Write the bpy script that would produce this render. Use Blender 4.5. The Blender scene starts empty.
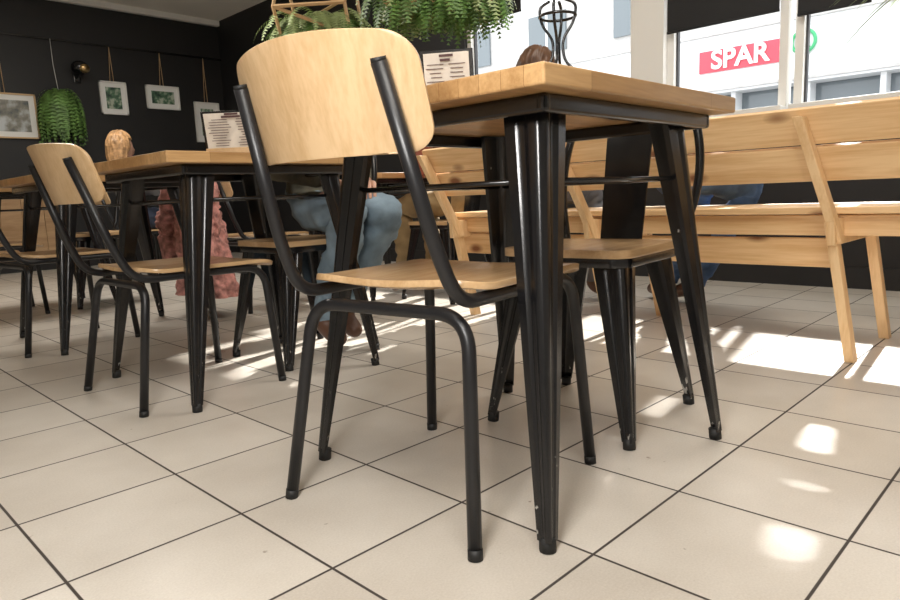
import bpy, bmesh, math, random
from mathutils import Matrix, Vector, noise
random.seed(4)
V=Vector
SC=bpy.context.scene
COL=SC.collection
# ------------------------------------------------------------------ materials
def nt(name):
    m=bpy.data.materials.new(name); m.use_nodes=True
    t=m.node_tree; b=t.nodes['Principled BSDF']
    return m,t,b
def plain(name,col,rough=.5,metal=0,bump=0,bscale=200,spec=.5,emit=0,var=0,vscale=6,coat=0):
    m,t,b=nt(name); N=t.nodes; L=t.links
    b.inputs['Base Color'].default_value=(*col,1); b.inputs['Roughness'].default_value=rough
    b.inputs['Metallic'].default_value=metal; b.inputs['Specular IOR Level'].default_value=spec
    if coat: b.inputs['Coat Weight'].default_value=coat; b.inputs['Coat Roughness'].default_value=.12
    tc=N.new('ShaderNodeTexCoord')
    if bump:
        n=N.new('ShaderNodeTexNoise'); n.inputs['Scale'].default_value=bscale; n.inputs['Detail'].default_value=3
        L.new(tc.outputs['Object'],n.inputs['Vector'])
        bp=N.new('ShaderNodeBump'); bp.inputs['Strength'].default_value=bump; bp.inputs['Distance'].default_value=.002
        L.new(n.outputs['Fac'],bp.inputs['Height']); L.new(bp.outputs['Normal'],b.inputs['Normal'])
    if var:
        n=N.new('ShaderNodeTexNoise'); n.inputs['Scale'].default_value=vscale; n.inputs['Detail'].default_value=5
        L.new(tc.outputs['Object'],n.inputs['Vector'])
        r=N.new('ShaderNodeValToRGB'); r.color_ramp.elements[0].position=.3; r.color_ramp.elements[1].position=.7
        r.color_ramp.elements[0].color=(*[c*(1-var) for c in col],1); r.color_ramp.elements[1].color=(*[min(1,c*(1+var)) for c in col],1)
        L.new(n.outputs['Fac'],r.inputs['Fac']); L.new(r.outputs['Color'],b.inputs['Base Color'])
    return m
def wood(name,c1,c2,axis='X',scale=14,stretch=.12,rough=.4,knots=False,staves=0,rings=0.0):
    m,t,b=nt(name); N=t.nodes; L=t.links
    tc=N.new('ShaderNodeTexCoord'); mp=N.new('ShaderNodeMapping')
    oi=N.new('ShaderNodeObjectInfo'); cz=N.new('ShaderNodeCombineXYZ')
    ml=N.new('ShaderNodeMath'); ml.operation='MULTIPLY'; ml.inputs[1].default_value=7.3; L.new(oi.outputs['Random'],ml.inputs[0])
    for i in range(3): L.new(ml.outputs[0],cz.inputs[i])
    s=[1,1,1]; s['XYZ'.index(axis)]=stretch
    mp.inputs['Scale'].default_value=s; L.new(tc.outputs['Object'],mp.inputs['Vector']); L.new(cz.outputs[0],mp.inputs['Location'])
    n=N.new('ShaderNodeTexNoise'); n.inputs['Scale'].default_value=scale; n.inputs['Detail'].default_value=8; n.inputs['Roughness'].default_value=.62; n.inputs['Distortion'].default_value=.6
    L.new(mp.outputs['Vector'],n.inputs['Vector'])
    n2=N.new('ShaderNodeTexNoise'); n2.inputs['Scale'].default_value=scale*7; n2.inputs['Detail'].default_value=3
    L.new(mp.outputs['Vector'],n2.inputs['Vector'])
    mx=N.new('ShaderNodeMix'); mx.data_type='FLOAT'; mx.inputs[0].default_value=.3
    L.new(n.outputs['Fac'],mx.inputs[2]); L.new(n2.outputs['Fac'],mx.inputs[3])
    r=N.new('ShaderNodeValToRGB'); r.color_ramp.elements[0].position=.38; r.color_ramp.elements[1].position=.60
    r.color_ramp.elements[0].color=(*c2,1); r.color_ramp.elements[1].color=(*c1,1)
    L.new(mx.outputs[0],r.inputs['Fac']); col=r.outputs['Color']
    if staves:
        mp2=N.new('ShaderNodeMapping')
        if axis!='X': mp2.inputs['Rotation'].default_value=(0,0,math.pi/2)
        L.new(tc.outputs['Object'],mp2.inputs['Vector'])
        br=N.new('ShaderNodeTexBrick'); br.inputs['Scale'].default_value=1; br.inputs['Brick Width'].default_value=.45; br.inputs['Row Height'].default_value=staves
        br.inputs['Mortar Size'].default_value=.0006; br.inputs['Color1'].default_value=(1,1,1,1); br.inputs['Color2'].default_value=(.68,.62,.55,1); br.inputs['Mortar'].default_value=(.35,.25,.15,1)
        L.new(mp2.outputs['Vector'],br.inputs['Vector'])
        mm=N.new('ShaderNodeMix'); mm.data_type='RGBA'; mm.blend_type='MULTIPLY'; mm.inputs[0].default_value=.8
        L.new(col,mm.inputs[6]); L.new(br.outputs['Color'],mm.inputs[7]); col=mm.outputs[2]
    if knots:
        mp3=N.new('ShaderNodeMapping'); s=[1,1,1]; s['XYZ'.index(axis)]=.5; mp3.inputs['Scale'].default_value=s
        L.new(tc.outputs['Object'],mp3.inputs['Vector']); L.new(cz.outputs[0],mp3.inputs['Location'])
        vo=N.new('ShaderNodeTexVoronoi'); vo.inputs['Scale'].default_value=9; L.new(mp3.outputs['Vector'],vo.inputs['Vector'])
        r3=N.new('ShaderNodeValToRGB'); r3.color_ramp.elements[0].position=.10; r3.color_ramp.elements[0].color=(.22,.08,.03,1)
        r3.color_ramp.elements[1].position=.25; r3.color_ramp.elements[1].color=(1,1,1,1)
        L.new(vo.outputs['Distance'],r3.inputs['Fac'])
        mm=N.new('ShaderNodeMix'); mm.data_type='RGBA'; mm.blend_type='MULTIPLY'; mm.inputs[0].default_value=.9
        L.new(col,mm.inputs[6]); L.new(r3.outputs['Color'],mm.inputs[7]); col=mm.outputs[2]
    L.new(col,b.inputs['Base Color']); b.inputs['Roughness'].default_value=rough
    return m
M_ply=wood('birch_ply',(.65,.455,.26),(.53,.345,.175),axis='Z',scale=22,stretch=.10,rough=.38)
M_plyseat=wood('birch_ply_seat',(.61,.41,.225),(.48,.30,.145),axis='X',scale=22,stretch=.10,rough=.22)
M_top=wood('table_top_wood',(.60,.38,.18),(.42,.24,.10),axis='X',scale=22,stretch=.08,rough=.32,staves=.045)
M_pine=wood('pine_planks',(.82,.56,.30),(.65,.38,.165),axis='Y',scale=20,stretch=.05,rough=.45,knots=True)
M_pinex=wood('pine_post',(.84,.59,.33),(.70,.44,.21),axis='Z',scale=18,stretch=.08,rough=.45)
M_lath=wood('lath_wood',(.66,.45,.25),(.52,.33,.16),axis='X',scale=14,rough=.5)
M_wain=wood('wainscot_wood',(.50,.32,.17),(.36,.21,.1),axis='X',scale=10,rough=.5)
M_blk=plain('black_powdercoat',(.005,.005,.006),rough=.26,bump=.12,bscale=350,spec=.5,coat=.3)
def scuffed():
    m=plain('black_powdercoat_scuffed',(.005,.005,.006),rough=.26,bump=.12,bscale=350,coat=.25)
    t=m.node_tree; N=t.nodes; L=t.links; b=N['Principled BSDF']
    tc=N.new('ShaderNodeTexCoord'); sp=N.new('ShaderNodeSeparateXYZ'); L.new(tc.outputs['Object'],sp.inputs[0])
    mr=N.new('ShaderNodeMapRange'); L.new(sp.outputs[2],mr.inputs['Value']); mr.inputs['From Min'].default_value=.03; mr.inputs['From Max'].default_value=.24; mr.inputs['To Min'].default_value=.10; mr.inputs['To Max'].default_value=-.02
    mp=N.new('ShaderNodeMapping'); mp.inputs['Scale'].default_value=(1,1,.5); L.new(tc.outputs['Object'],mp.inputs['Vector'])
    n=N.new('ShaderNodeTexNoise'); n.inputs['Scale'].default_value=70; n.inputs['Detail'].default_value=4; L.new(mp.outputs[0],n.inputs['Vector'])
    ad=N.new('ShaderNodeMath'); ad.operation='ADD'; L.new(n.outputs['Fac'],ad.inputs[0]); L.new(mr.outputs[0],ad.inputs[1])
    r=N.new('ShaderNodeValToRGB'); r.color_ramp.elements[0].position=.72; r.color_ramp.elements[0].color=(.005,.005,.006,1); r.color_ramp.elements[1].position=.76; r.color_ramp.elements[1].color=(.35,.33,.30,1)
    L.new(ad.outputs[0],r.inputs['Fac']); L.new(r.outputs['Color'],b.inputs['Base Color']); return m
M_blkleg=scuffed()
M_tube=plain('dark_grey_tube',(.010,.010,.0115),rough=.36,bump=.1,bscale=400,spec=.5)
M_rub=plain('rubber_foot',(.010,.010,.010),rough=.6)
M_wallb=plain('black_wall_paint',(.011,.0105,.011),rough=.55,bump=.25,bscale=30,var=.15,vscale=2)
M_wallw=plain('cream_wall_paint',(.62,.61,.58),rough=.7,bump=.2,bscale=40)
M_ceil=plain('ceiling_paint',(.84,.81,.75),rough=.8,bump=.1,bscale=40)
M_white=plain('white_frame',(.80,.79,.76),rough=.4)
M_blind=plain('black_blind',(.012,.012,.013),rough=.8,bump=.3,bscale=300)
M_brass=plain('brass',(.6,.42,.2),rough=.3,metal=1)
def floor_mat():
    m,t,b=nt('floor_tiles'); N=t.nodes; L=t.links
    g=N.new('ShaderNodeNewGeometry'); sp=N.new('ShaderNodeSeparateXYZ'); L.new(g.outputs['Position'],sp.inputs[0])
    def ma(op,a,bv=None,c=None):
        n=N.new('ShaderNodeMath'); n.operation=op
        for i,v in enumerate((a,bv,c)):
            if v is None: continue
            if isinstance(v,(int,float)): n.inputs[i].default_value=v
            else: L.new(v,n.inputs[i])
        return n.outputs[0]
    def edge(o,off,p):
        u=ma('DIVIDE',ma('SUBTRACT',o,off-10*p),p); fr=ma('FRACT',u)
        d=ma('MULTIPLY',ma('MINIMUM',fr,ma('SUBTRACT',1,fr)),p)
        return d,ma('FLOOR',u)
    dx,ix=edge(sp.outputs[0],.272,.3125); dy,iy=edge(sp.outputs[1],.270,.3015)
    d=ma('MINIMUM',dx,dy)
    gm=N.new('ShaderNodeMapRange'); gm.interpolation_type='SMOOTHSTEP'; L.new(d,gm.inputs['Value']); gm.inputs['From Min'].default_value=.0018; gm.inputs['From Max'].default_value=.0034
    cmb=N.new('ShaderNodeCombineXYZ'); L.new(ix,cmb.inputs[0]); L.new(iy,cmb.inputs[1])
    wn=N.new('ShaderNodeTexWhiteNoise'); wn.noise_dimensions='3D'; L.new(cmb.outputs[0],wn.inputs['Vector'])
    n1=N.new('ShaderNodeTexNoise'); n1.inputs['Scale'].default_value=5; n1.inputs['Detail'].default_value=6; L.new(g.outputs['Position'],n1.inputs['Vector'])
    n2=N.new('ShaderNodeTexNoise'); n2.inputs['Scale'].default_value=260; n2.inputs['Detail'].default_value=2; L.new(g.outputs['Position'],n2.inputs['Vector'])
    v=ma('ADD',ma('ADD',ma('MULTIPLY',n1.outputs['Fac'],.45),ma('MULTIPLY',n2.outputs['Fac'],.35)),ma('MULTIPLY',wn.outputs['Value'],.2))
    r=N.new('ShaderNodeValToRGB'); r.color_ramp.elements[0].position=.3; r.color_ramp.elements[1].position=.7
    r.color_ramp.elements[0].color=(.475,.425,.365,1); r.color_ramp.elements[1].color=(.65,.605,.54,1); L.new(v,r.inputs['Fac'])
    mx=N.new('ShaderNodeMix'); mx.data_type='RGBA'; L.new(gm.outputs[0],mx.inputs[0]); mx.inputs[6].default_value=(.05,.04,.034,1); L.new(r.outputs['Color'],mx.inputs[7])
    n3=N.new('ShaderNodeTexNoise'); n3.inputs['Scale'].default_value=38; n3.inputs['Detail'].default_value=2; L.new(g.outputs['Position'],n3.inputs['Vector'])
    r4=N.new('ShaderNodeValToRGB'); r4.color_ramp.elements[0].position=.74; r4.color_ramp.elements[0].color=(1,1,1,1); r4.color_ramp.elements[1].position=.80; r4.color_ramp.elements[1].color=(.45,.4,.35,1); L.new(n3.outputs['Fac'],r4.inputs['Fac'])
    m4=N.new('ShaderNodeMix'); m4.data_type='RGBA'; m4.blend_type='MULTIPLY'; m4.inputs[0].default_value=1; L.new(mx.outputs[2],m4.inputs[6]); L.new(r4.outputs['Color'],m4.inputs[7])
    L.new(m4.outputs[2],b.inputs['Base Color'])
    rr=N.new('ShaderNodeMapRange'); L.new(gm.outputs[0],rr.inputs['Value']); rr.inputs['To Min'].default_value=.85; rr.inputs['To Max'].default_value=.32; L.new(rr.outputs[0],b.inputs['Roughness'])
    h=ma('ADD',ma('MULTIPLY',gm.outputs[0],1.0),ma('MULTIPLY',n2.outputs['Fac'],.10))
    bp=N.new('ShaderNodeBump'); bp.inputs['Distance'].default_value=.0015; bp.inputs['Strength'].default_value=.5; L.new(h,bp.inputs['Height']); L.new(bp.outputs[0],b.inputs['Normal'])
    return m
M_floor=floor_mat()
# ------------------------------------------------------------------ mesh helpers
def empty(name,loc=(0,0,0),rot=0):
    e=bpy.data.objects.new(name,None); e.location=loc; e.rotation_euler=(0,0,rot); COL.objects.link(e); e.empty_display_size=.1; return e
def mk(name,vs,fs,mat=None,parent=None,smooth=False):
    me=bpy.data.meshes.new(name); me.from_pydata([tuple(v) for v in vs],[],fs); me.update()
    bm=bmesh.new(); bm.from_mesh(me); bmesh.ops.recalc_face_normals(bm,faces=bm.faces); bm.to_mesh(me); bm.free()
    if smooth:
        for p in me.polygons: p.use_smooth=True
    o=bpy.data.objects.new(name,me); COL.objects.link(o)
    if mat: me.materials.append(mat)
    if parent: o.parent=parent
    return o
BF=[(0,1,3,2),(4,6,7,5),(0,4,5,1),(2,3,7,6),(0,2,6,4),(1,5,7,3)]
def box(name,c,s,mat,parent=None,rot=(0,0,0),bev=0):
    x,y,z=[a/2 for a in s]
    vs=[(i*x,j*y,k*z) for i in(-1,1) for j in(-1,1) for k in(-1,1)]
    o=mk(name,vs,BF,mat,parent); o.location=c; o.rotation_euler=rot
    if bev:
        b=o.modifiers.new('b','BEVEL'); b.width=bev; b.segments=3
    return o
def beam(name,a,b,w,d,mat,parent,bev=.003):
    a=V(a);b=V(b);c=(a+b)/2
    vs=[(p.x-c.x+i*w/2,p.y-c.y+j*d/2,p.z-c.z) for i in(-1,1) for j in(-1,1) for p in(a,b)]
    o=mk(name,vs,BF,mat,parent); o.location=c
    m=o.modifiers.new('b','BEVEL'); m.width=bev; m.segments=3
    return o
def fillet(pts,r,n=8):
    pts=[V(p) for p in pts]; out=[pts[0]]
    for i in range(1,len(pts)-1):
        a,b,c=pts[i-1],pts[i],pts[i+1]; rr=r[i] if isinstance(r,(list,tuple)) else r
        d1=(a-b); d2=(c-b); k=min(rr,d1.length*.49,d2.length*.49)
        p1=b+d1.normalized()*k; p2=b+d2.normalized()*k
        for j in range(n+1):
            t=j/n; out.append(p1*(1-t)**2+b*2*t*(1-t)+p2*t*t)
    out.append(pts[-1]); return out
def tubemesh(pts,r,seg=14,closed=False):
    vs=[];fs=[]; n=len(pts); pts=[V(p) for p in pts]
    up=None
    for i in range(n):
        if closed: t=(pts[(i+1)%n]-pts[i-1]).normalized()
        else: t=(pts[min(i+1,n-1)]-pts[max(i-1,0)]).normalized()
        if up is None:
            up=V((0,0,1)) if abs(t.z)<.9 else V((1,0,0))
        up=(up-t*up.dot(t)).normalized(); s=t.cross(up)
        rr=r[i] if isinstance(r,(list,tuple)) else r
        for k in range(seg):
            a=2*math.pi*k/seg; vs.append(pts[i]+up*math.cos(a)*rr+s*math.sin(a)*rr)
    m=n if closed else n-1
    for i in range(m):
        for k in range(seg):
            a=i*seg+k; b=i*seg+(k+1)%seg; c=((i+1)%n)*seg+(k+1)%seg; d=((i+1)%n)*seg+k
            fs.append((a,b,c,d))
    if not closed:
        fs.append(tuple(range(seg))); fs.append(tuple(range((n-1)*seg,n*seg)))
    return vs,fs
def tube(name,pts,r,mat,parent=None,seg=14,closed=False):
    vs,fs=tubemesh(pts,r,seg,closed); return mk(name,vs,fs,mat,parent,smooth=True)
def merge(name,parts,mat,parent=None,smooth=True):
    vs=[];fs=[]
    for v,f in parts:
        o=len(vs); vs+=list(v); fs+=[tuple(i+o for i in q) for q in f]
    return mk(name,vs,fs,mat,parent,smooth)
def rows(h,r,n=8,mid=10):
    z=[]
    for i in range(n): z.append(-h+r*(1-math.cos(math.pi/2*i/n)))
    for i in range(mid+1): z.append(-h+r+(2*h-2*r)*i/mid)
    for i in range(1,n+1): z.append(h-r+r*math.sin(math.pi/2*i/n))
    return z
def plyshape(name,w,h,r,fn,th,mat,parent,nu=24,wfn=None):
    vs=[];fs=[]; R=rows(h,r)
    for b in R:
        e=abs(b)-(h-r); ww=w-(r-math.sqrt(max(0,r*r-e*e)) if e>0 else 0)
        if wfn: ww*=wfn(b)
        for i in range(nu+1):
            vs.append(fn(-ww+2*ww*i/nu,b))
    for j in range(len(R)-1):
        for i in range(nu):
            a=j*(nu+1)+i; fs.append((a,a+1,a+nu+2,a+nu+1))
    o=mk(name,vs,fs,mat,parent,smooth=True)
    s=o.modifiers.new('s','SOLIDIFY'); s.thickness=th; s.offset=0
    b=o.modifiers.new('b','BEVEL'); b.width=th*.25; b.segments=2; b.limit_method='ANGLE'; b.angle_limit=math.radians(50)
    return o
# ------------------------------------------------------------------ chairs
def ply_chair(loc,rot,hs=1.):
    e=empty('dining_chair',(loc[0],loc[1],0),math.radians(rot)); e.scale=(1,1,hs); r=.0125
    def tx(z): return -.250-(z-.52)*.30
    for s,nm in((-1,'right'),(1,'left')):
        pts=fillet([(.236,s*.222,.006),(.215,s*.192,.424),(-.205,s*.190,.424),(tx(.52),s*.182,.52),(tx(.795),s*.157,.795)],[0,.075,.075,.09,0],10)
        tube('side_frame_'+nm,pts,r,M_tube,e)
        tube('front_foot_'+nm,[(.2363,s*.2222,0),(.2355,s*.2214,.018)],.0130,M_rub,e)
        tube('rear_foot_'+nm,[(-.2358,s*.2272,0),(-.2335,s*.2258,.018)],.0130,M_rub,e)
        tube('tube_cap_'+nm,[(tx(.794),s*.157,.794),(tx(.800),s*.157,.801)],.0118,M_rub,e)
    tube('rear_leg_frame',fillet([(-.235,.2265,.006),(-.175,.188,.400),(-.175,-.188,.400),(-.235,-.2265,.006)],.065,10),r,M_tube,e)
    tube('seat_crossbar',[(.15,-.19,.413),(.15,.19,.413)],.010,M_tube,e)
    def seat(a,b):
        z=.446-.010*math.exp(-(a/.14)**2)*(1 if b<.1 else .4)
        if b>.14: z-=(b-.14)**2*2.6
        if b<-.15: z+=(-.15-b)**2*2.
        return V((b+.045,a,z))
    plyshape('seat',.208,.228,.07,seat,.013,M_plyseat,e)
    def back(a,b):
        z=.752+b*.97+(.014*(1-(a/.2)**2) if b>0 else 0)*(b/.085)
        return V((tx(z)+.0125+.006+1.55*(a*a-.157**2),a,z))
    plyshape('backrest',.200,.086,.042,back,.011,M_ply,e)
    return e
PROF=[(1,.04),(.68,0),(.60,.06),(.44,.06),(.36,0),(.22,0),(.12,.02),(.05,.06),(.02,.12),(0,.22),(0,.36),(.06,.44),(.06,.60),(0,.68),(.04,1),(.2,1),(.22,.5),(.28,.33),(.36,.26),(.5,.22),(1,.2)]
def taperleg(top,bot,sx,sy,wt,wb,lv=10,pw=1.0):
    vs=[];fs=[];n=len(PROF)
    for i in range(lv+1):
        t=i/lv; c=V(top).lerp(V(bot),t); w=wt+(wb-wt)*t**pw
        for a,b in PROF: vs.append((c.x+sx*a*w,c.y+sy*b*w,c.z))
    for i in range(lv):
        for k in range(n): fs.append((i*n+k,i*n+(k+1)%n,(i+1)*n+(k+1)%n,(i+1)*n+k))
    fs.append(tuple(range(n))); fs.append(tuple(range(lv*n,lv*n+n)))
    return vs,fs
def metal_chair(loc,rot):
    e=empty('metal_cafe_chair',(loc[0],loc[1],0),math.radians(rot))
    for sx in(1,-1):
        for sy in(1,-1):
            top=(sx*.160,sy*.158,.425); bot=(sx*.215,sy*.205,.018)
            vs,fs=taperleg(top,bot,-sx,-sy,.078,.026)
            o=mk('leg_%s_%s'%('front' if sx>0 else 'rear','left' if sy>0 else 'right'),vs,fs,M_blkleg,e,True); o.modifiers.new('es','EDGE_SPLIT').split_angle=math.radians(40)
            tube('foot_%d%d'%(sx,sy),[(sx*.203,sy*.193,0),(sx*.201,sy*.191,.025)],.0150,M_rub,e)
    plyshape('seat_pan',.172,.178,.05,lambda a,b:V((b,a,.430)),.022,M_blk,e)
    plyshape('seat',.176,.182,.045,lambda a,b:V((b,a,.4515)),.020,M_plyseat,e)
    pts=fillet([(-.165,-.158,.42),(-.225,-.215,.62),(-.262,-.175,.835),(-.262,.175,.835),(-.225,.215,.62),(-.165,.158,.42)],[0,.12,.11,.11,.12,0],10)
    tube('back_hoop',pts,.0115,M_blk,e)
    def spl(a,b):
        z=.635+b; return V((-.172-(z-.44)*.215-.012*math.cos(a/.075*1.4),a,z))
    plyshape('back_splat',.072,.20,.012,spl,.004,M_blk,e,wfn=lambda b:.86+.5*(b+.2)*.6)
    return e
def metal_table(loc,h,rot=0,sz=.705,off=-.017):
    e=empty('cafe_table',(loc[0],loc[1],0),rot); t=.033
    box('table_top',(off,0,h-t/2),(sz,sz,t),M_top,e,bev=.004)
    zt=h-t
    hf=.352; ht=.268
    for sx in(1,-1):
        for sy in(1,-1):
            vs,fs=taperleg((sx*ht,sy*ht,zt-.002),(sx*(hf),sy*(hf-.018),.02),-sx,-sy,.082,.026,14)
            o=mk('leg_%d%d'%(sx>0,sy>0),vs,fs,M_blkleg,e,True); o.modifiers.new('es','EDGE_SPLIT').split_angle=math.radians(40)
            tube('foot_%d%d'%(sx>0,sy>0),[(sx*(hf-.012),sy*(hf-.030),0),(sx*(hf-.014),sy*(hf-.032),.025)],.0145,M_rub,e)
    fr=ht+.03
    for s in(1,-1):
        box('apron_x%d'%s,(0,s*fr,zt-.015),(2*fr+.02,.018,.030),M_blk,e,bev=.006)
        box('apron_y%d'%s,(s*fr,0,zt-.015),(.018,2*fr+.02,.030),M_blk,e,bev=.006)
    k=(h-.62)/(h); rr=ht-.02+.085*k
    for s in(1,-1):
        tube('stretcher_x%d'%s,[(-rr,s*rr,.62),(rr,s*rr,.62)],.005,M_blk,e,8)
        tube('stretcher_y%d'%s,[(s*rr,-rr,.62),(s*rr,rr,.62)],.005,M_blk,e,8)
    return e
metal_table((1.197,.957),.79)
metal_table((1.17,2.205),.755)
metal_table((1.17,3.44),.755)
metal_table((1.17,4.75),.755)
metal_table((2.85,3.44),.755)
ply_chair((.957,.970),8.5)
ply_chair((.94,2.20),1,.93)
ply_chair((.93,3.45),5,.93)
ply_chair((.92,4.75),-4,.95)
ply_chair((2.05,3.62),6,.95)
metal_chair((1.53,.972),186)
metal_chair((1.47,2.27),180)
metal_chair((1.52,4.7),180)
metal_chair((2.85,2.80),90)
# ------------------------------------------------------------------ room
XW=4.25; YW=8.0; ZC=2.82; X0=-2.6; Y0=-2.6
box('floor',((X0+XW)/2,(Y0+YW)/2,-.05),(XW-X0+.3,YW-Y0+.3,.1),M_floor)
box('ceiling',((X0+XW)/2,(Y0+YW)/2,ZC+.05),(XW-X0+.3,YW-Y0+.3,.1),M_ceil)
box('wall_left',((X0+XW)/2,YW+.075,ZC/2),(XW-X0+.3,.15,ZC),M_wallb)
box('wall_back',(X0-.075,(Y0+YW)/2,ZC/2),(.15,YW-Y0,ZC),M_wallw)
box('wall_right',((X0+XW)/2,Y0-.075,ZC/2),(XW-X0+.3,.15,ZC),M_wallw)
def ybox(n,y0,y1,z0,z1,mat,x=XW+.075,dx=.15,parent=None,bev=0): return box(n,(x,(y0+y1)/2,(z0+z1)/2),(dx,y1-y0,z1-z0),mat,parent,bev=bev)
e=empty('wall_window_side')
ybox('below_windows',Y0,YW,0,1.02,M_wallb,parent=e)
ybox('above_windows',Y0,YW,2.45,ZC,M_wallb,parent=e)
ybox('left_of_windows',3.9,YW,1.02,2.45,M_wallb,parent=e)
ybox('right_of_windows',Y0,-1.6,1.02,2.45,M_wallw,parent=e)
ybox('trim_1',2.14,2.36,1.02,2.45,M_white,dx=.2)
M_dframe=plain('dark_window_frame',(.05,.05,.055),rough=.4)
for i,(a,b) in enumerate([(2.36,3.9),(1.40,2.14),(-.1,1.36),(-1.6,-.1)]):
    e=empty('window_%d'%(i+1)); w=.045
    ybox('sill',a,b,1.0,1.045,M_white,x=XW+.04,dx=.2,parent=e,bev=.005)
    ybox('head',a,b,2.40,2.45,M_white,x=XW+.07,dx=.08,parent=e)
    ybox('jamb_a',a,a+w,1.04,2.4,M_white,x=XW+.07,dx=.08,parent=e); ybox('jamb_b',b-w,b,1.04,2.4,M_white,x=XW+.07,dx=.08,parent=e)
    ybox('gasket_a',a+w,a+w+.012,1.04,2.4,M_dframe,x=XW+.08,dx=.03,parent=e); ybox('gasket_b',b-w-.012,b-w,1.04,2.4,M_dframe,x=XW+.08,dx=.03,parent=e)
for a,b,z in((1.44,2.12,1.58),(.98,1.34,1.53),(-.08,.95,1.62),(-1.58,-.14,1.3),(3.3,3.85,1.97)):  # third and fourth blinds are unseen, added to keep sun off the foreground floor
    e=empty('roller_blind_or_sun_block'); ybox('fabric',a,b,z,2.4,M_blind,x=XW-.01,dx=.006,parent=e)
    tube('roller',[(XW-.03,a,2.39),(XW-.03,b,2.39)],.025,M_blind,e); tube('hem_bar',[(XW-.01,a,z),(XW-.01,b,z)],.009,M_blind,e)
box('trim_2',((X0+XW)/2,YW-.03,ZC-.03),(XW-X0,.06,.06),M_white)
box('picture_rail',((X0+XW)/2,YW-.012,2.37),(XW-X0,.02,.018),M_blk)
box('baseboard_left',((X0+XW)/2,YW-.01,.06),(XW-X0,.02,.12),M_wallb)
box('baseboard_window',(XW-.01,(Y0+YW)/2,.06),(.02,YW-Y0,.12),M_wallb)
e=empty('wainscot_panelling')
for i in range(9):
    box('board_%d'%i,(2.3-.2*i-.1,YW-.016,.51),(.197,.025,.78),M_wain,e,bev=.004)
box('cap',(1.4,YW-.028,.915),(1.84,.05,.03),M_wain,e)
# ------------------------------------------------------------------ bench
def bench():
    e=empty('wooden_bench'); X=2.48
    y0,y1=-.9,2.42
    p0=V((X-.035,0,.46)); p1=V((X-.205,0,.835)); lean=math.atan2(p1.x-p0.x,p1.z-p0.z)
    def bx(z): return p0.x+(p1.x-p0.x)*(z-p0.z)/(p1.z-p0.z)
    for i,(z0,z1) in enumerate(((.605,.712),(.720,.828))):
        zc=(z0+z1)/2
        box('back_plank_%d'%i,(bx(zc)+.030,(y0+y1)/2,zc),(.022,y1-y0,(z1-z0)/math.cos(lean)),M_pine,e,rot=(0,lean,0),bev=.004)
    for i in range(4):
        box('seat_plank_%d'%i,(X+.045+.120*i,(y0+y1)/2,.505),(.114,y1-y0,.024),M_pine,e,bev=.004)
    box('rear_apron_top',(X+.03,(y0+y1)/2,.455),(.022,y1-y0,.070),M_pine,e,bev=.003)
    box('rear_apron_low',(X+.05,(.66+y1)/2,.360),(.022,y1-.66,.100),M_pine,e,bev=.003)
    for j,y in enumerate((.585,1.5,2.28,-.6)):
        beam('back_post_%d'%j,(X-.035,y+.035,.40),(bx(.80)-.012,y+.12,.80),.05,.03,M_pinex,e)
        beam('rear_leg_%d'%j,(X+.015,y-.005,.0),(X-.045,y+.06,.47),.05,.03,M_pinex,e)
        beam('front_leg_%d'%j,(X+.47,y-.01,.0),(X+.40,y+.05,.47),.045,.035,M_pinex,e)
        beam('side_rail_%d'%j,(X+.16,y+.045,.395),(X+.16,y+.050,.48),.50,.024,M_pinex,e)
    return e
bench()
# ------------------------------------------------------------------ people
def skinmesh(verts,edges,radii,root,sub=2):
    me=bpy.data.meshes.new('tmp'); me.from_pydata(verts,edges,[]); o=bpy.data.objects.new('tmp',me); COL.objects.link(o)
    s=o.modifiers.new('s','SKIN'); s.use_smooth_shade=True; s.branch_smoothing=.6
    for i,r in enumerate(radii):
        r=r if isinstance(r,tuple) else (r,r)
        me.skin_vertices[0].data[i].radius=r; me.skin_vertices[0].data[i].use_root=(i==root)
    ss=o.modifiers.new('u','SUBSURF'); ss.levels=sub; ss.render_levels=sub
    dg=bpy.context.evaluated_depsgraph_get(); dg.update()
    nm=bpy.data.meshes.new_from_object(o.evaluated_get(dg))
    bpy.data.objects.remove(o); return nm
def segdist(p,a,b):
    d=b-a; t=max(0,min(1,(p-a).dot(d)/max(d.length_squared,1e-9))); return (p-(a+d*t)).length
M_skin=plain('skin',(.62,.36,.26),rough=.5,var=.06,vscale=9)
M_eye=plain('eye',(.03,.02,.02),rough=.1)
M_lip=plain('lip',(.45,.16,.13),rough=.4)
def cloth(n,c,var=.18): return plain(n,c,rough=.85,bump=.6,bscale=90,var=var,vscale=9)
M_shoe=plain('brown_shoe_leather',(.10,.045,.025),rough=.5,var=.2)
def ellips(c,rx,ry,rz,F,seg=20,rg=14,fn=None):
    vs=[];fs=[]
    for i in range(rg+1):
        th=math.pi*i/rg
        for k in range(seg):
            ph=2*math.pi*k/seg; p=V((math.sin(th)*math.cos(ph),math.sin(th)*math.sin(ph),math.cos(th)))
            q=V((p.x*rx,p.y*ry,p.z*rz))
            if fn: q=fn(p,q)
            vs.append(V(c)+F@q)
    for i in range(rg):
        for k in range(seg):
            fs.append((i*seg+k,i*seg+(k+1)%seg,(i+1)*seg+(k+1)%seg,(i+1)*seg+k))
    return vs,fs
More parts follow.
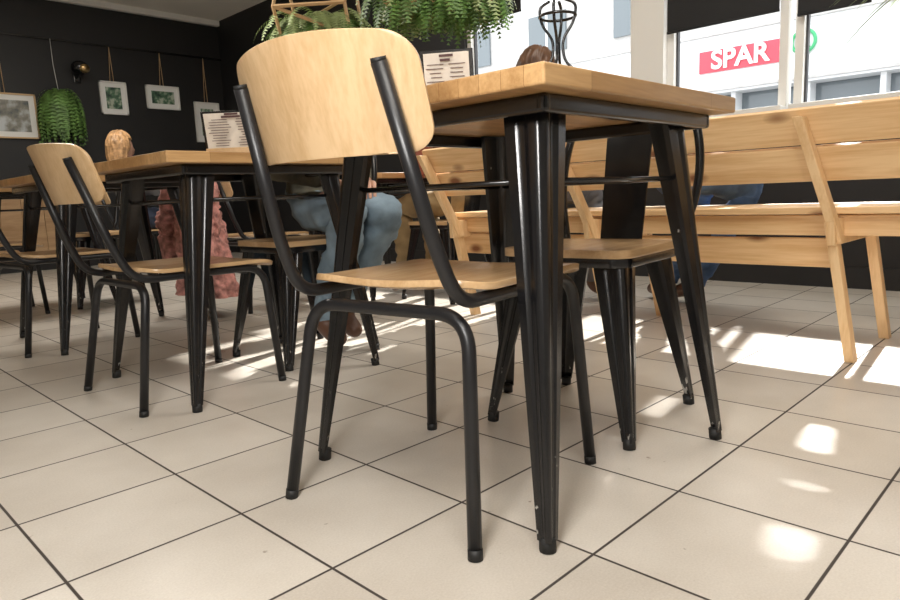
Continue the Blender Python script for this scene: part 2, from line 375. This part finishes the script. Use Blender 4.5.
def hand(e,nm,wrist,d,palmn,s=1.):
    d=V(d).normalized(); n=V(palmn); n=(n-d*n.dot(d)).normalized(); sd=d.cross(n)
    w=V(wrist); vs=[w-d*.02,w+d*.03*s]; ed=[(0,1)]; rad=[(.024,.018),(.026,.014)]
    for j,(off,l) in enumerate(((-.030,.07),(-.010,.08),(.010,.075),(.029,.06))):
        b=w+d*.085*s+sd*off*s; i=len(vs)
        vs+= [b, b+d*l*.45*s+n*.012*s, b+d*l*.75*s+n*.034*s, b+d*l*.85*s+n*.055*s]
        ed+=[(1,i),(i,i+1),(i+1,i+2),(i+2,i+3)]; rad+=[.011,.0085,.008,.0065]
    i=len(vs); b=w+d*.03*s-sd*.03*s
    vs+=[b, b+d*.035*s-sd*.018*s+n*.012*s, b+d*.06*s-sd*.018*s+n*.03*s]; ed+=[(1,i),(i,i+1),(i+1,i+2)]; rad+=[.013,.010,.008]
    me=skinmesh(vs,ed,rad,1,2); me.materials.append(M_skin)
    o=bpy.data.objects.new(nm,me); COL.objects.link(o); o.parent=e
def person(name,pel,chest,neck,headc,face,side,arms,legs,mt,ml,mhair,hairlen=.0,sc=1.,legsc=1.,off=(0,0,0)):
    e=empty(name,off)
    pel,chest,neck,headc=V(pel),V(chest),V(neck),V(headc); side=V(side).normalized()
    belly=pel.lerp(chest,.45)
    vs=[pel,belly,chest,neck,neck.lerp(headc,.7)]; ed=[(0,1),(1,2),(2,3),(3,4)]
    rad=[(.15*sc,.12*sc),(.135*sc,.10*sc),(.15*sc,.11*sc),(.055*sc,.055*sc),(.048*sc,.05*sc)]
    lab=[(pel.lerp(belly,.6),belly,0),(belly,chest,0),(chest,chest.lerp(neck,.85),0),(chest.lerp(neck,.95),headc,2)]
    for (sh,el,wr) in arms:
        i=len(vs); sh,el,wr=V(sh),V(el),V(wr)
        vs+=[sh,el,wr]; ed+=[(2,i),(i,i+1),(i+1,i+2)]; rad+=[.062*sc,.045*sc,.03*sc]
        lab+=[(chest,sh,0),(sh,el,0),(el,el.lerp(wr,.93),0),(wr,wr+(wr-el)*.1,2)]
    for (hp,kn,an,toe) in legs:
        i=len(vs); hp,kn,an,toe=V(hp),V(kn),V(an),V(toe)
        vs+=[hp,hp.lerp(kn,.5),kn,kn.lerp(an,.35),an,toe]; ed+=[(0,i),(i,i+1),(i+1,i+2),(i+2,i+3),(i+3,i+4),(i+4,i+5)]
        rad+=[.095*sc,.085*sc*legsc,.066*sc*legsc,.062*sc*legsc,.05*sc*legsc,.033*sc]
        lab+=[(pel,hp,1),(hp,kn,1),(kn,kn.lerp(an,.9),1),(an,toe,3),(an.lerp(kn,.02),an,3)]
    me=skinmesh(vs,ed,rad,0,3)
    for m in(mt,ml,M_skin,M_shoe): me.materials.append(m)
    for p in me.polygons:
        c=p.center; p.material_index=min(lab,key=lambda l:segdist(c,l[0],l[1]))[2]; p.use_smooth=True
    cl=set()
    for p in me.polygons:
        if p.material_index<2: cl.update(p.vertices)
    nrm=[v.normal.copy() for v in me.vertices]
    for i in cl:
        v=me.vertices[i]; c=v.co
        d=.016*(noise.noise(V((c.x*9,c.y*9,c.z*22)))+.6*noise.noise(V((c.x*26,c.y*26,c.z*40)))); v.co=c+nrm[i]*d
    o=bpy.data.objects.new('body',me); COL.objects.link(o); o.parent=e
    up=(headc-neck).normalized(); f=V(face); f=(f-up*f.dot(up)).normalized(); l=up.cross(f)
    F=Matrix((f,l,up)).transposed()
    def hf(p,q):
        if q.z<0: q=V((q.x*(1+.10*q.z/.12),q.y*(1+.28*q.z/.12),q.z))
        if p.x>.9 and -.25<p.z<.15: q.x+=.018*(1-abs(p.z+.1)*2)
        return q
    parts=[ellips(headc,.096*sc,.076*sc,.118*sc,F,28,20,hf)]
    parts.append(ellips(headc+F@V((.102,0,-.012))*sc,.018*sc,.013*sc,.024*sc,F,10,8))
    for s in(-1,1): parts.append(ellips(headc+F@V((-.005,s*.077,-.008))*sc,.018*sc,.009*sc,.03*sc,F,10,8))
    merge('head',parts,M_skin,e)
    merge('eyes',[ellips(headc+F@V((.084,s*.031,.012))*sc,.012*sc,.013*sc,.008*sc,F,10,8) for s in(-1,1)],M_eye,e)
    merge('mouth',[ellips(headc+F@V((.088,0,-.052))*sc,.010*sc,.024*sc,.006*sc,F,10,8)],M_lip,e)
    def hr(p,q):
        a=math.atan2(p.y,p.x)
        n=noise.noise(p*5)*.05+.09*noise.noise(V((math.cos(a)*8,math.sin(a)*8,p.z*1.2)))
        if p.x>.35 and p.z<.45: return q*.55
        if p.z<-.3: q=V((min(q.x,.0),q.y,q.z)); q.z-=hairlen*max(0,-p.z)
        return q*(1+n)
    merge('hair',[ellips(headc+F@V((-.012,0,.014))*sc,.111*sc,.096*sc,.126*sc,F,96,36,hr)],mhair,e)
    for i,(sh,el,wr) in enumerate(arms):
        hand(e,'hand_%d'%i,wr,V(wr)-V(el),(0,0,-1),sc)
    return e
M_hairb=plain('brown_hair',(.10,.045,.02),rough=.5,bump=1,bscale=60,var=.3,vscale=20)
M_hairy=plain('blonde_hair',(.42,.24,.11),rough=.5,bump=1,bscale=60,var=.45,vscale=30)
jeansL=cloth('light_blue_denim',(.20,.275,.34),.35); jeansB=cloth('blue_denim',(.06,.12,.26),.5); jeansD=cloth('dark_denim',(.03,.04,.07))
olive=cloth('olive_jacket',(.10,.095,.07),.75); maroon=cloth('maroon_hoodie',(.10,.02,.025)); rust=cloth('rust_shirt',(.24,.07,.04)); khaki=cloth('khaki_cloth',(.28,.19,.09)); greyc=cloth('grey_cloth',(.12,.12,.13))
person('seated_person_in_light_jeans',(1.60,2.34,.57),(1.62,2.38,.90),(1.62,2.37,1.02),(1.62,2.34,1.11),(-.2,-1,-.1),(1,0,0),
 [((1.44,2.37,.94),(1.40,2.30,.72),(1.52,2.14,.68)),((1.80,2.37,.94),(1.84,2.30,.72),(1.72,2.14,.68))],
 [((1.51,2.29,.55),(1.52,1.98,.57),(1.54,2.24,.12),(1.54,2.11,.045)),((1.69,2.29,.55),(1.70,1.97,.57),(1.68,2.32,.12),(1.68,2.19,.045))],olive,jeansL,M_hairb,.04,.95,1.2)
person('seated_person_on_bench',(2.72,2.10,.65),(2.76,2.12,.97),(2.79,2.12,1.08),(2.84,2.12,1.19),(1,0,-.3),(0,1,0),
 [((2.76,1.92,1.02),(2.86,1.86,.80),(3.05,1.96,.72)),((2.76,2.32,1.02),(2.86,2.36,.80),(3.05,2.24,.72))],
 [((2.76,2.01,.63),(3.12,1.98,.60),(3.14,1.98,.09),(3.30,1.98,.04)),((2.76,2.20,.63),(3.12,2.22,.60),(3.14,2.22,.09),(3.30,2.22,.04))],khaki,greyc,M_hairb,.03)
person('slouching_person_on_bench',(2.72,1.10,.645),(2.74,1.32,.80),(2.76,1.42,.88),(2.78,1.50,.94),(.8,.2,-.3),(0,1,0),
 [((2.66,1.30,.88),(2.64,1.06,.76),(2.80,.92,.70)),((2.86,1.42,.80),(2.98,1.38,.66),(3.02,1.22,.64))],
 [((2.74,.98,.63),(3.10,.92,.61),(3.26,1.25,.10),(3.36,1.42,.045)),((2.78,1.16,.62),(3.14,1.16,.60),(3.30,1.42,.10),(3.42,1.58,.045))],maroon,jeansB,M_hairb,.03,.88,1.1,off=(0,.22,0))
person('seated_person_in_rust_shirt',(2.93,2.78,.575),(2.93,2.82,.90),(2.93,2.84,1.03),(2.92,2.87,1.14),(-.1,1,0),(1,0,0),
 [((2.75,2.83,.96),(2.70,2.88,.74),(2.82,3.02,.68)),((3.11,2.83,.96),(3.16,2.88,.74),(3.02,3.02,.68))],
 [((2.84,2.82,.56),(2.80,3.16,.55),(2.80,3.12,.09),(2.80,3.28,.04)),((3.02,2.82,.56),(3.04,3.16,.55),(3.04,3.12,.09),(3.04,3.28,.04))],rust,khaki,M_hairb,.08)
pc=person('seated_person_with_blonde_hair',(2.02,5.85,.57),(2.04,5.85,.90),(2.05,5.85,1.03),(2.04,5.84,1.12),(-1,-.3,0),(0,1,0),
 [((2.03,5.67,.96),(1.90,5.62,.76),(1.72,5.74,.79)),((2.03,6.03,.96),(1.90,6.08,.76),(1.72,5.96,.79))],
 [((1.98,5.76,.55),(1.62,5.75,.55),(1.64,5.75,.09),(1.48,5.75,.04)),((1.98,5.94,.55),(1.62,5.95,.55),(1.64,5.95,.09),(1.48,5.95,.04))],greyc,jeansD,M_hairy,.12)
pc.location=(4.17,11.60,-.03); pc.rotation_euler=(0,0,math.pi)
ply_chair((2.19,5.75),0,.95)
def coat():
    e=empty('pink_fluffy_coat'); vs=[];fs=[]; n=120; m=80
    mat=plain('pink_fleece',(.50,.24,.21),rough=.95,bump=1,bscale=70,var=.6,vscale=26)
    def fz(p): return noise.noise(p*26)*.020+noise.noise(p*60)*.014+noise.noise(p*8)*.02
    for j in range(m+1):
        t=j/m; z=.80-.68*t
        for k in range(n):
            a=2*math.pi*k/n
            ry=.20+.07*t+.012*math.sin(a*7+t*3); rx=.055+.06*t+.012*math.sin(a*9+t*2)
            if t<.08: q=math.sqrt(t/.08+.02); ry*=.8+.2*q; rx*=q
            p=V((1.655+.03*t+rx*math.cos(a),3.54+ry*math.sin(a),z))
            vs.append(p+V((math.cos(a),math.sin(a),0))*fz(p))
    for j in range(m):
        for k in range(n): fs.append((j*n+k,j*n+(k+1)%n,(j+1)*n+(k+1)%n,(j+1)*n+k))
    fs.append(tuple(range(n)))
    mk('coat_body',vs,fs,mat,e,True)
    for s in(-1,1):
        ctr=fillet([(1.63,3.54+s*.15,.77),(1.59,3.54+s*.21,.55),(1.61,3.54+s*.20,.22)],.15,20)
        pts=[]
        for i in range(len(ctr)-1):
            for q in range(3): pts.append(ctr[i].lerp(ctr[i+1],q/3))
        vs,fs=tubemesh(pts,.055,40); c0=len(pts)
        vs=[v+(v-pts[min(i//40,c0-1)]).normalized()*fz(v) for i,v in enumerate(vs)]
        mk('sleeve_%d'%s,vs,fs,mat,e,True)
coat()
# ------------------------------------------------------------------ foliage
M_leaf=plain('fern_green',(.13,.25,.06),rough=.5,var=.45,vscale=12)
M_leaf2=plain('fern_light',(.34,.43,.18),rough=.5,var=.35,vscale=12)
def fern(parent,c,n,L,sx,sy,mat,name='fronds',droop=1.,lw=.018,updir=.5,dn=-.2,S=16):
    vs=[];fs=[];c=V(c)
    for i in range(n):
        a=random.uniform(0,2*math.pi); l=L*random.uniform(.5,1.1)
        st=c+V((random.uniform(-sx,sx),random.uniform(-sy,sy),random.uniform(-.02,.03)))
        d=V((math.cos(a)*.8,math.sin(a)*.8,random.uniform(dn,updir))).normalized(); p=st.copy()
        for k in range(S):
            t=k/S; q=p+d*(l/S); sd=d.cross(V((0,0,1)))
            if sd.length<.01: sd=V((1,0,0))
            sd.normalize(); w=lw*2.2*math.sin(math.pi*(.12+.85*t))+.003
            for s in(-1,1):
                tip=p+sd*s*w+d*(l/S)*.6-V((0,0,.25*w)); b=len(vs)
                vs+=[p,p+d*(l/S)*.75,tip]; fs.append((b,b+1,b+2))
            p=q; d=(d+V((0,0,-1))*droop*.14).normalized()
    return mk(name,vs,fs,mat,parent)
def blades(parent,c,n,L,mat,name='blades',droop=.8,w=.007):
    vs=[];fs=[];c=V(c)
    for i in range(n):
        a=random.uniform(0,2*math.pi); l=L*random.uniform(.5,1.1); S=12
        d=V((math.cos(a)*.8,math.sin(a)*.8,random.uniform(-.1,.9))).normalized(); p=c+d*.03
        side=d.cross(V((0,0,1))).normalized(); b0=len(vs)
        for k in range(S+1):
            ww=w*(1-(k/S)**2)+.0008; vs+=[p-side*ww,p+side*ww]; p=p+d*(l/S); d=(d+V((0,0,-1))*droop*.13).normalized()
        for k in range(S): b=b0+2*k; fs.append((b,b+1,b+3,b+2))
    return mk(name,vs,fs,mat,parent)
e=empty('wall_fern_in_basket')
bk=[]
for j in range(7):
    z=1.62+j*.03; r=.06+.010*j
    bk.append(tubemesh([(2.36+r*math.cos(a*math.pi/12),YW-.11+r*.8*math.sin(a*math.pi/12),z) for a in range(24)],.012,8,True))
merge('basket',bk,M_wain,e)
box('basket_base',(2.36,YW-.11,1.60),(.13,.11,.02),M_wain,e,bev=.005)
tube('hanger',[(2.36,YW-.03,2.37),(2.34,YW-.1,2.1),(2.36,YW-.11,1.8)],.003,M_white,e,6)
fern(e,(2.33,YW-.17,1.80),260,.58,.05,.03,M_leaf,droop=3.0)
e=empty('wall_lamp')
box('back_plate',(2.58,YW-.014,2.0),(.07,.024,.10),M_blk,e,bev=.008)
tube('arm',fillet([(2.58,YW-.03,2.0),(2.58,YW-.12,2.0),(2.58,YW-.14,2.06)],.03),.008,M_blk,e)
merge('shade',[ellips((2.58,YW-.14,2.09),.085,.085,.07,Matrix.Identity(3),20,12)],M_blk,e)
merge('reflector',[ellips((2.60,YW-.17,2.08),.066,.070,.050,Matrix.Identity(3),20,12)],M_brass,e)
def hang(loc,L,rot,n,mat,h=.30,fr=.4):
    e=empty('hanging_fern_in_wooden_frame',loc,rot); r=.013
    hx=[(math.cos(a)*h,math.sin(a)*h*.75) for a in [math.pi/3*i for i in range(6)]]
    P=[]; K=.12
    for x in(-L/2,L/2):
        for i in range(6):
            a=hx[i];b=hx[(i+1)%6]; P.append(tubemesh([(x,a[0],a[1]+K),(x,b[0],b[1]+K)],r,4))
    for i in range(6): P.append(tubemesh([(-L/2,hx[i][0],hx[i][1]+K),(L/2,hx[(i+1)%6][0],hx[(i+1)%6][1]+K)],r,4)); P.append(tubemesh([(-L/2,hx[i][0],hx[i][1]+K),(L/2,hx[i][0],hx[i][1]+K)],r,4))
    merge('lath_frame',P,M_lath,e,False)
    box('trough',(0,0,-.03),(L*.9,.16,.08),M_lath,e,bev=.005)
    for x in(-L/2,L/2): tube('wire_%d'%(x>0),[(x,0,K+h*.65),(x,0,ZC-loc[2])],.002,M_blk,e,6)
    fern(e,(0,0,.04),n,fr,L*.45,.08,mat,droop=1.4,lw=.022); fern(e,(0,0,.06),int(n*.8),fr*.95,L*.45,.08,M_leaf2,'fronds_light',droop=1.2,lw=.022,updir=.8)
hang((3.05,4.22,1.82),.50,math.radians(130),400,M_leaf,.28,.38)
hang((3.0,2.94,1.80),.60,math.radians(130),460,M_leaf,.32,.38)
e=empty('hanging_palm_plant')
merge('pot',[ellips((3.45,.38,1.42),.09,.09,.08,Matrix.Identity(3),20,12)],M_wallw,e)
tube('cord',[(3.45,.38,1.46),(3.45,.38,ZC)],.003,M_blk,e,6)
blades(e,(3.45,.39,1.46),240,.62,M_leaf2,droop=.7,w=.008)
# ------------------------------------------------------------------ wall pictures
def art_mat(name,c1,c2,c3,sc=7):
    m,t,b=nt(name); N=t.nodes; L=t.links
    tc=N.new('ShaderNodeTexCoord'); n=N.new('ShaderNodeTexNoise'); n.inputs['Scale'].default_value=sc; n.inputs['Detail'].default_value=6
    L.new(tc.outputs['Object'],n.inputs['Vector']); r=N.new('ShaderNodeValToRGB')
    r.color_ramp.elements[0].position=.38; r.color_ramp.elements[0].color=(*c1,1); r.color_ramp.elements[1].position=.62; r.color_ramp.elements[1].color=(*c3,1)
    k=r.color_ramp.elements.new(.5); k.color=(*c2,1); L.new(n.outputs['Fac'],r.inputs['Fac']); L.new(r.outputs['Color'],b.inputs['Base Color']); b.inputs['Roughness'].default_value=.4
    return m
A1=art_mat('harbour_print',(.06,.08,.09),(.25,.24,.2),(.55,.58,.6),6); A2=art_mat('botanic_print',(.02,.05,.04),(.1,.2,.12),(.5,.55,.45),14)
M_mat=plain('mount_board',(.85,.85,.83),rough=.7)
def pic(x0,x1,z0,z1,art,frm,mb=.05):
    e=empty('framed_picture'); c=((x0+x1)/2,(z0+z1)/2); w=x1-x0; h=z1-z0; f=.014
    for i,(cx,cz,sx,sz) in enumerate(((c[0],z1,w+f,f),(c[0],z0,w+f,f),(x0,c[1],f,h+f),(x1,c[1],f,h+f))):
        box('frame_%d'%i,(cx,YW-.018,cz),(sx,.03,sz),frm,e)
    box('mount',(c[0],YW-.010,c[1]),(w,.012,h),M_mat,e); box('print',(c[0],YW-.018,c[1]),(w-2*mb,.006,h-2*mb),art,e)
    for s in(-1,1): tube('cord_%d'%s,[(c[0]+s*.02,YW-.012,z1),(c[0],YW-.026,2.36)],.0035,M_lath,e,6)
pic(1.60,2.15,1.36,1.79,A1,M_lath,.06); pic(2.80,3.07,1.65,1.99,A2,M_white,.055); pic(3.30,3.67,1.74,1.99,A2,M_white,.055); pic(3.86,4.16,1.38,1.84,A2,M_white,.07)
# ------------------------------------------------------------------ table-top items
M_paper=plain('menu_paper',(.72,.66,.58),rough=.6,var=.1,vscale=30); M_ink=plain('ink',(.10,.05,.05),rough=.7)
def menu(loc,rot,w=.16,h=.2):
    e=empty('menu_on_stand',loc,rot)
    t=-.18
    box('foot',(0,0,.012),(.06,w*.9,.024),M_lath,e,bev=.003)
    box('board',(.01,0,.02+h/2),(.006,w+.02,h+.015),M_blk,e,rot=(0,t,0),bev=.002)
    box('sheet',(.004,0,.02+h/2),(.002,w,h),M_paper,e,rot=(0,t,0))
    box('sheet_back',(.0155,0,.02+h/2),(.002,w,h),M_paper,e,rot=(0,t,0))
    nl=13
    for i in range(nl):
        z=.028+h*(.05+i*.9/nl)
        for s,x0 in((-1,.0),(1,.0135)):
            for c in((-.24,.24) if i<nl-2 else (0,)):
                ww=w*random.uniform(.22,.42)
                box('text_line_%d_%d'%(i,s),(x0+.0035*s+(z-.02-h/2)*math.tan(t),c*w+random.uniform(-.02,.02)*w,z),(.001,ww,.0018 if i<nl-2 else .006),M_ink,e,rot=(0,t,0))
menu((1.26,1.22,.791),math.radians(35),.115,.145)
menu((1.10,2.02,.756),math.radians(40),.19,.115)
e=empty('wire_condiment_holder',(1.40,.98,.79)); P=[]
for k in range(4):
    a=k*math.pi/2+.4; c,s=math.cos(a),math.sin(a)
    P.append(tubemesh(fillet([(c*.045,s*.045,.0),(c*.05,s*.05,.09),(c*.015,s*.015,.12),(c*.010,s*.010,.17),(c*.04,s*.04,.21),(c*.045,s*.045,.25),(c*.018,s*.018,.262)],.02,6),.0035,8))
for z,r in((.004,.046),(.09,.05),(.05,.047),(.225,.043)): P.append(tubemesh([(r*math.cos(t*math.pi/12),r*math.sin(t*math.pi/12),z) for t in range(24)],.0035,8,True))
merge('wire_body',P,M_blk,e)
merge('base_disc',[ellips((0,0,.004),.046,.046,.003,Matrix.Identity(3),20,6)],M_blk,e)
# ------------------------------------------------------------------ outside
M_pave=plain('pavement',(.4,.39,.38),rough=.9,var=.15); M_fasc=plain('shop_fascia',(.70,.71,.72),rough=.6); M_brick=plain('render_wall',(.46,.45,.44),rough=.9,var=.12)
M_letter=plain('sign_white',(.85,.85,.85),rough=.5)
M_red=plain('sign_red',(.58,.06,.09),rough=.5); M_green=plain('sign_green',(.05,.36,.15),rough=.5); M_shopg=plain('shop_glass',(.15,.175,.19),rough=.1)
box('street',(12,3,-.2),(15,40,.1),M_pave)
e=empty('shop_building_across_street')
box('facade_upper',(14.4,4,4.4),(.5,34,1.5),M_brick,e)
for i in range(11):
    box('upper_window_%d'%i,(14.13,-9+2.4*i,4.45),(.06,1.1,.9),M_shopg,e); box('upper_window_frame_%d'%i,(14.12,-9+2.4*i,4.45),(.07,.06,.9),M_fasc,e)
box('fascia',(14.2,4,3.05),(.6,34,1.2),M_fasc,e)
box('fascia_line',(13.88,4,2.52),(.04,34,.05),M_brick,e)
box('fascia_line_upper',(13.88,4,3.60),(.06,34,.05),M_brick,e)
box('glazing',(14.5,4,1.2),(.2,34,2.5),M_shopg,e)
for i in range(24): box('pier_%d'%i,(14.3,-10+1.3*i,1.2),(.5,.25 if i%2 else .09,2.5),M_fasc,e)
box('glazing_bar',(14.38,4,1.95),(.06,34,.07),M_fasc,e)
box('sign_panel',(13.88,5.42,3.08),(.04,1.62,.42),M_red,e)
def text(s,loc,size,mat,parent):
    c=bpy.data.curves.new('t','FONT'); c.body=s; c.size=size; c.extrude=.01; c.offset=.012; c.align_x='CENTER'; c.align_y='CENTER'
    o=bpy.data.objects.new('sign_letters',c); COL.objects.link(o); c.materials.append(mat); o.parent=parent
    o.matrix_world=Matrix(((0,0,-1,loc[0]),(-1,0,0,loc[1]),(0,1,0,loc[2]),(0,0,0,1))); return o
text('SPAR',(13.84,5.42,3.08),.50,M_letter,e)
merge('logo_ring',[tubemesh([(13.85,4.26+.2*math.cos(t*math.pi/16),3.16+.2*math.sin(t*math.pi/16)) for t in range(32)],.03,8,True)],M_green,e)
vs=[];fs=[]
for i,(w,z) in enumerate(((.13,3.04),(.11,3.12),(.08,3.20))):
    b=len(vs); vs+=[(13.86,4.26-w,z),(13.86,4.26+w,z),(13.86,4.26,z+.13)]; fs.append((b,b+1,b+2))
mk('logo_tree',vs,fs,M_green,e)
# ------------------------------------------------------------------ light
w=bpy.data.worlds.new('World'); SC.world=w; w.use_nodes=True; bg=w.node_tree.nodes['Background']
sky=w.node_tree.nodes.new('ShaderNodeTexSky'); sky.sky_type='HOSEK_WILKIE'; sky.turbidity=4
sky.sun_direction=V((.8,.2,.6)).normalized()
mixc=w.node_tree.nodes.new('ShaderNodeMix'); mixc.data_type='RGBA'; mixc.inputs[0].default_value=.75; mixc.inputs[7].default_value=(.97,.99,1,1)
w.node_tree.links.new(sky.outputs[0],mixc.inputs[6]); w.node_tree.links.new(mixc.outputs[2],bg.inputs['Color']); bg.inputs['Strength'].default_value=3.8
s=bpy.data.lights.new('sun','SUN'); s.energy=11; s.angle=.022; s.color=(1,.97,.91); so=bpy.data.objects.new('sun',s); COL.objects.link(so)
so.rotation_euler=V((-1,-.20,-.74)).to_track_quat('-Z','Y').to_euler()
def area(n,loc,tgt,size,en,col):
    l=bpy.data.lights.new(n,'AREA'); l.size=size; l.energy=en; l.color=col; o=bpy.data.objects.new(n,l); COL.objects.link(o); o.location=loc
    o.rotation_euler=(V(tgt)-V(loc)).to_track_quat('-Z','Y').to_euler()
area('photographer_flash',(-.15,.25,1.15),(1.0,1.0,.4),.35,17,(1,.975,.94))
area('ceiling_fill_1',(0,0,2.75),(.2,.3,0),1.2,46,(1,.95,.87))  # this and the next two are added fill lamps without a ceiling fitting
area('ceiling_fill_2',(1.6,5.0,2.75),(1.6,5,0),1.0,58,(1,.95,.87))
area('ceiling_fill_3',(2.6,1.2,2.75),(2.6,1.2,0),1.0,30,(1,.95,.87))
SC.view_settings.view_transform='Standard'; SC.view_settings.look='None'; SC.view_settings.exposure=.16
# ------------------------------------------------------------------ camera
f=670.;X=V((663,130,-f)).normalized(); Y=V((-693,76,-f)); Y=(Y-X*Y.dot(X)).normalized(); Z=X.cross(Y)
R=Matrix((X,Y,Z))
cd=bpy.data.cameras.new('cam'); cd.lens=f/900*36; cd.sensor_width=36; cd.clip_start=.02
co=bpy.data.objects.new('camera',cd); COL.objects.link(co); co.matrix_world=Matrix.Translation((0,0,.6))@R.to_4x4(); SC.camera=co
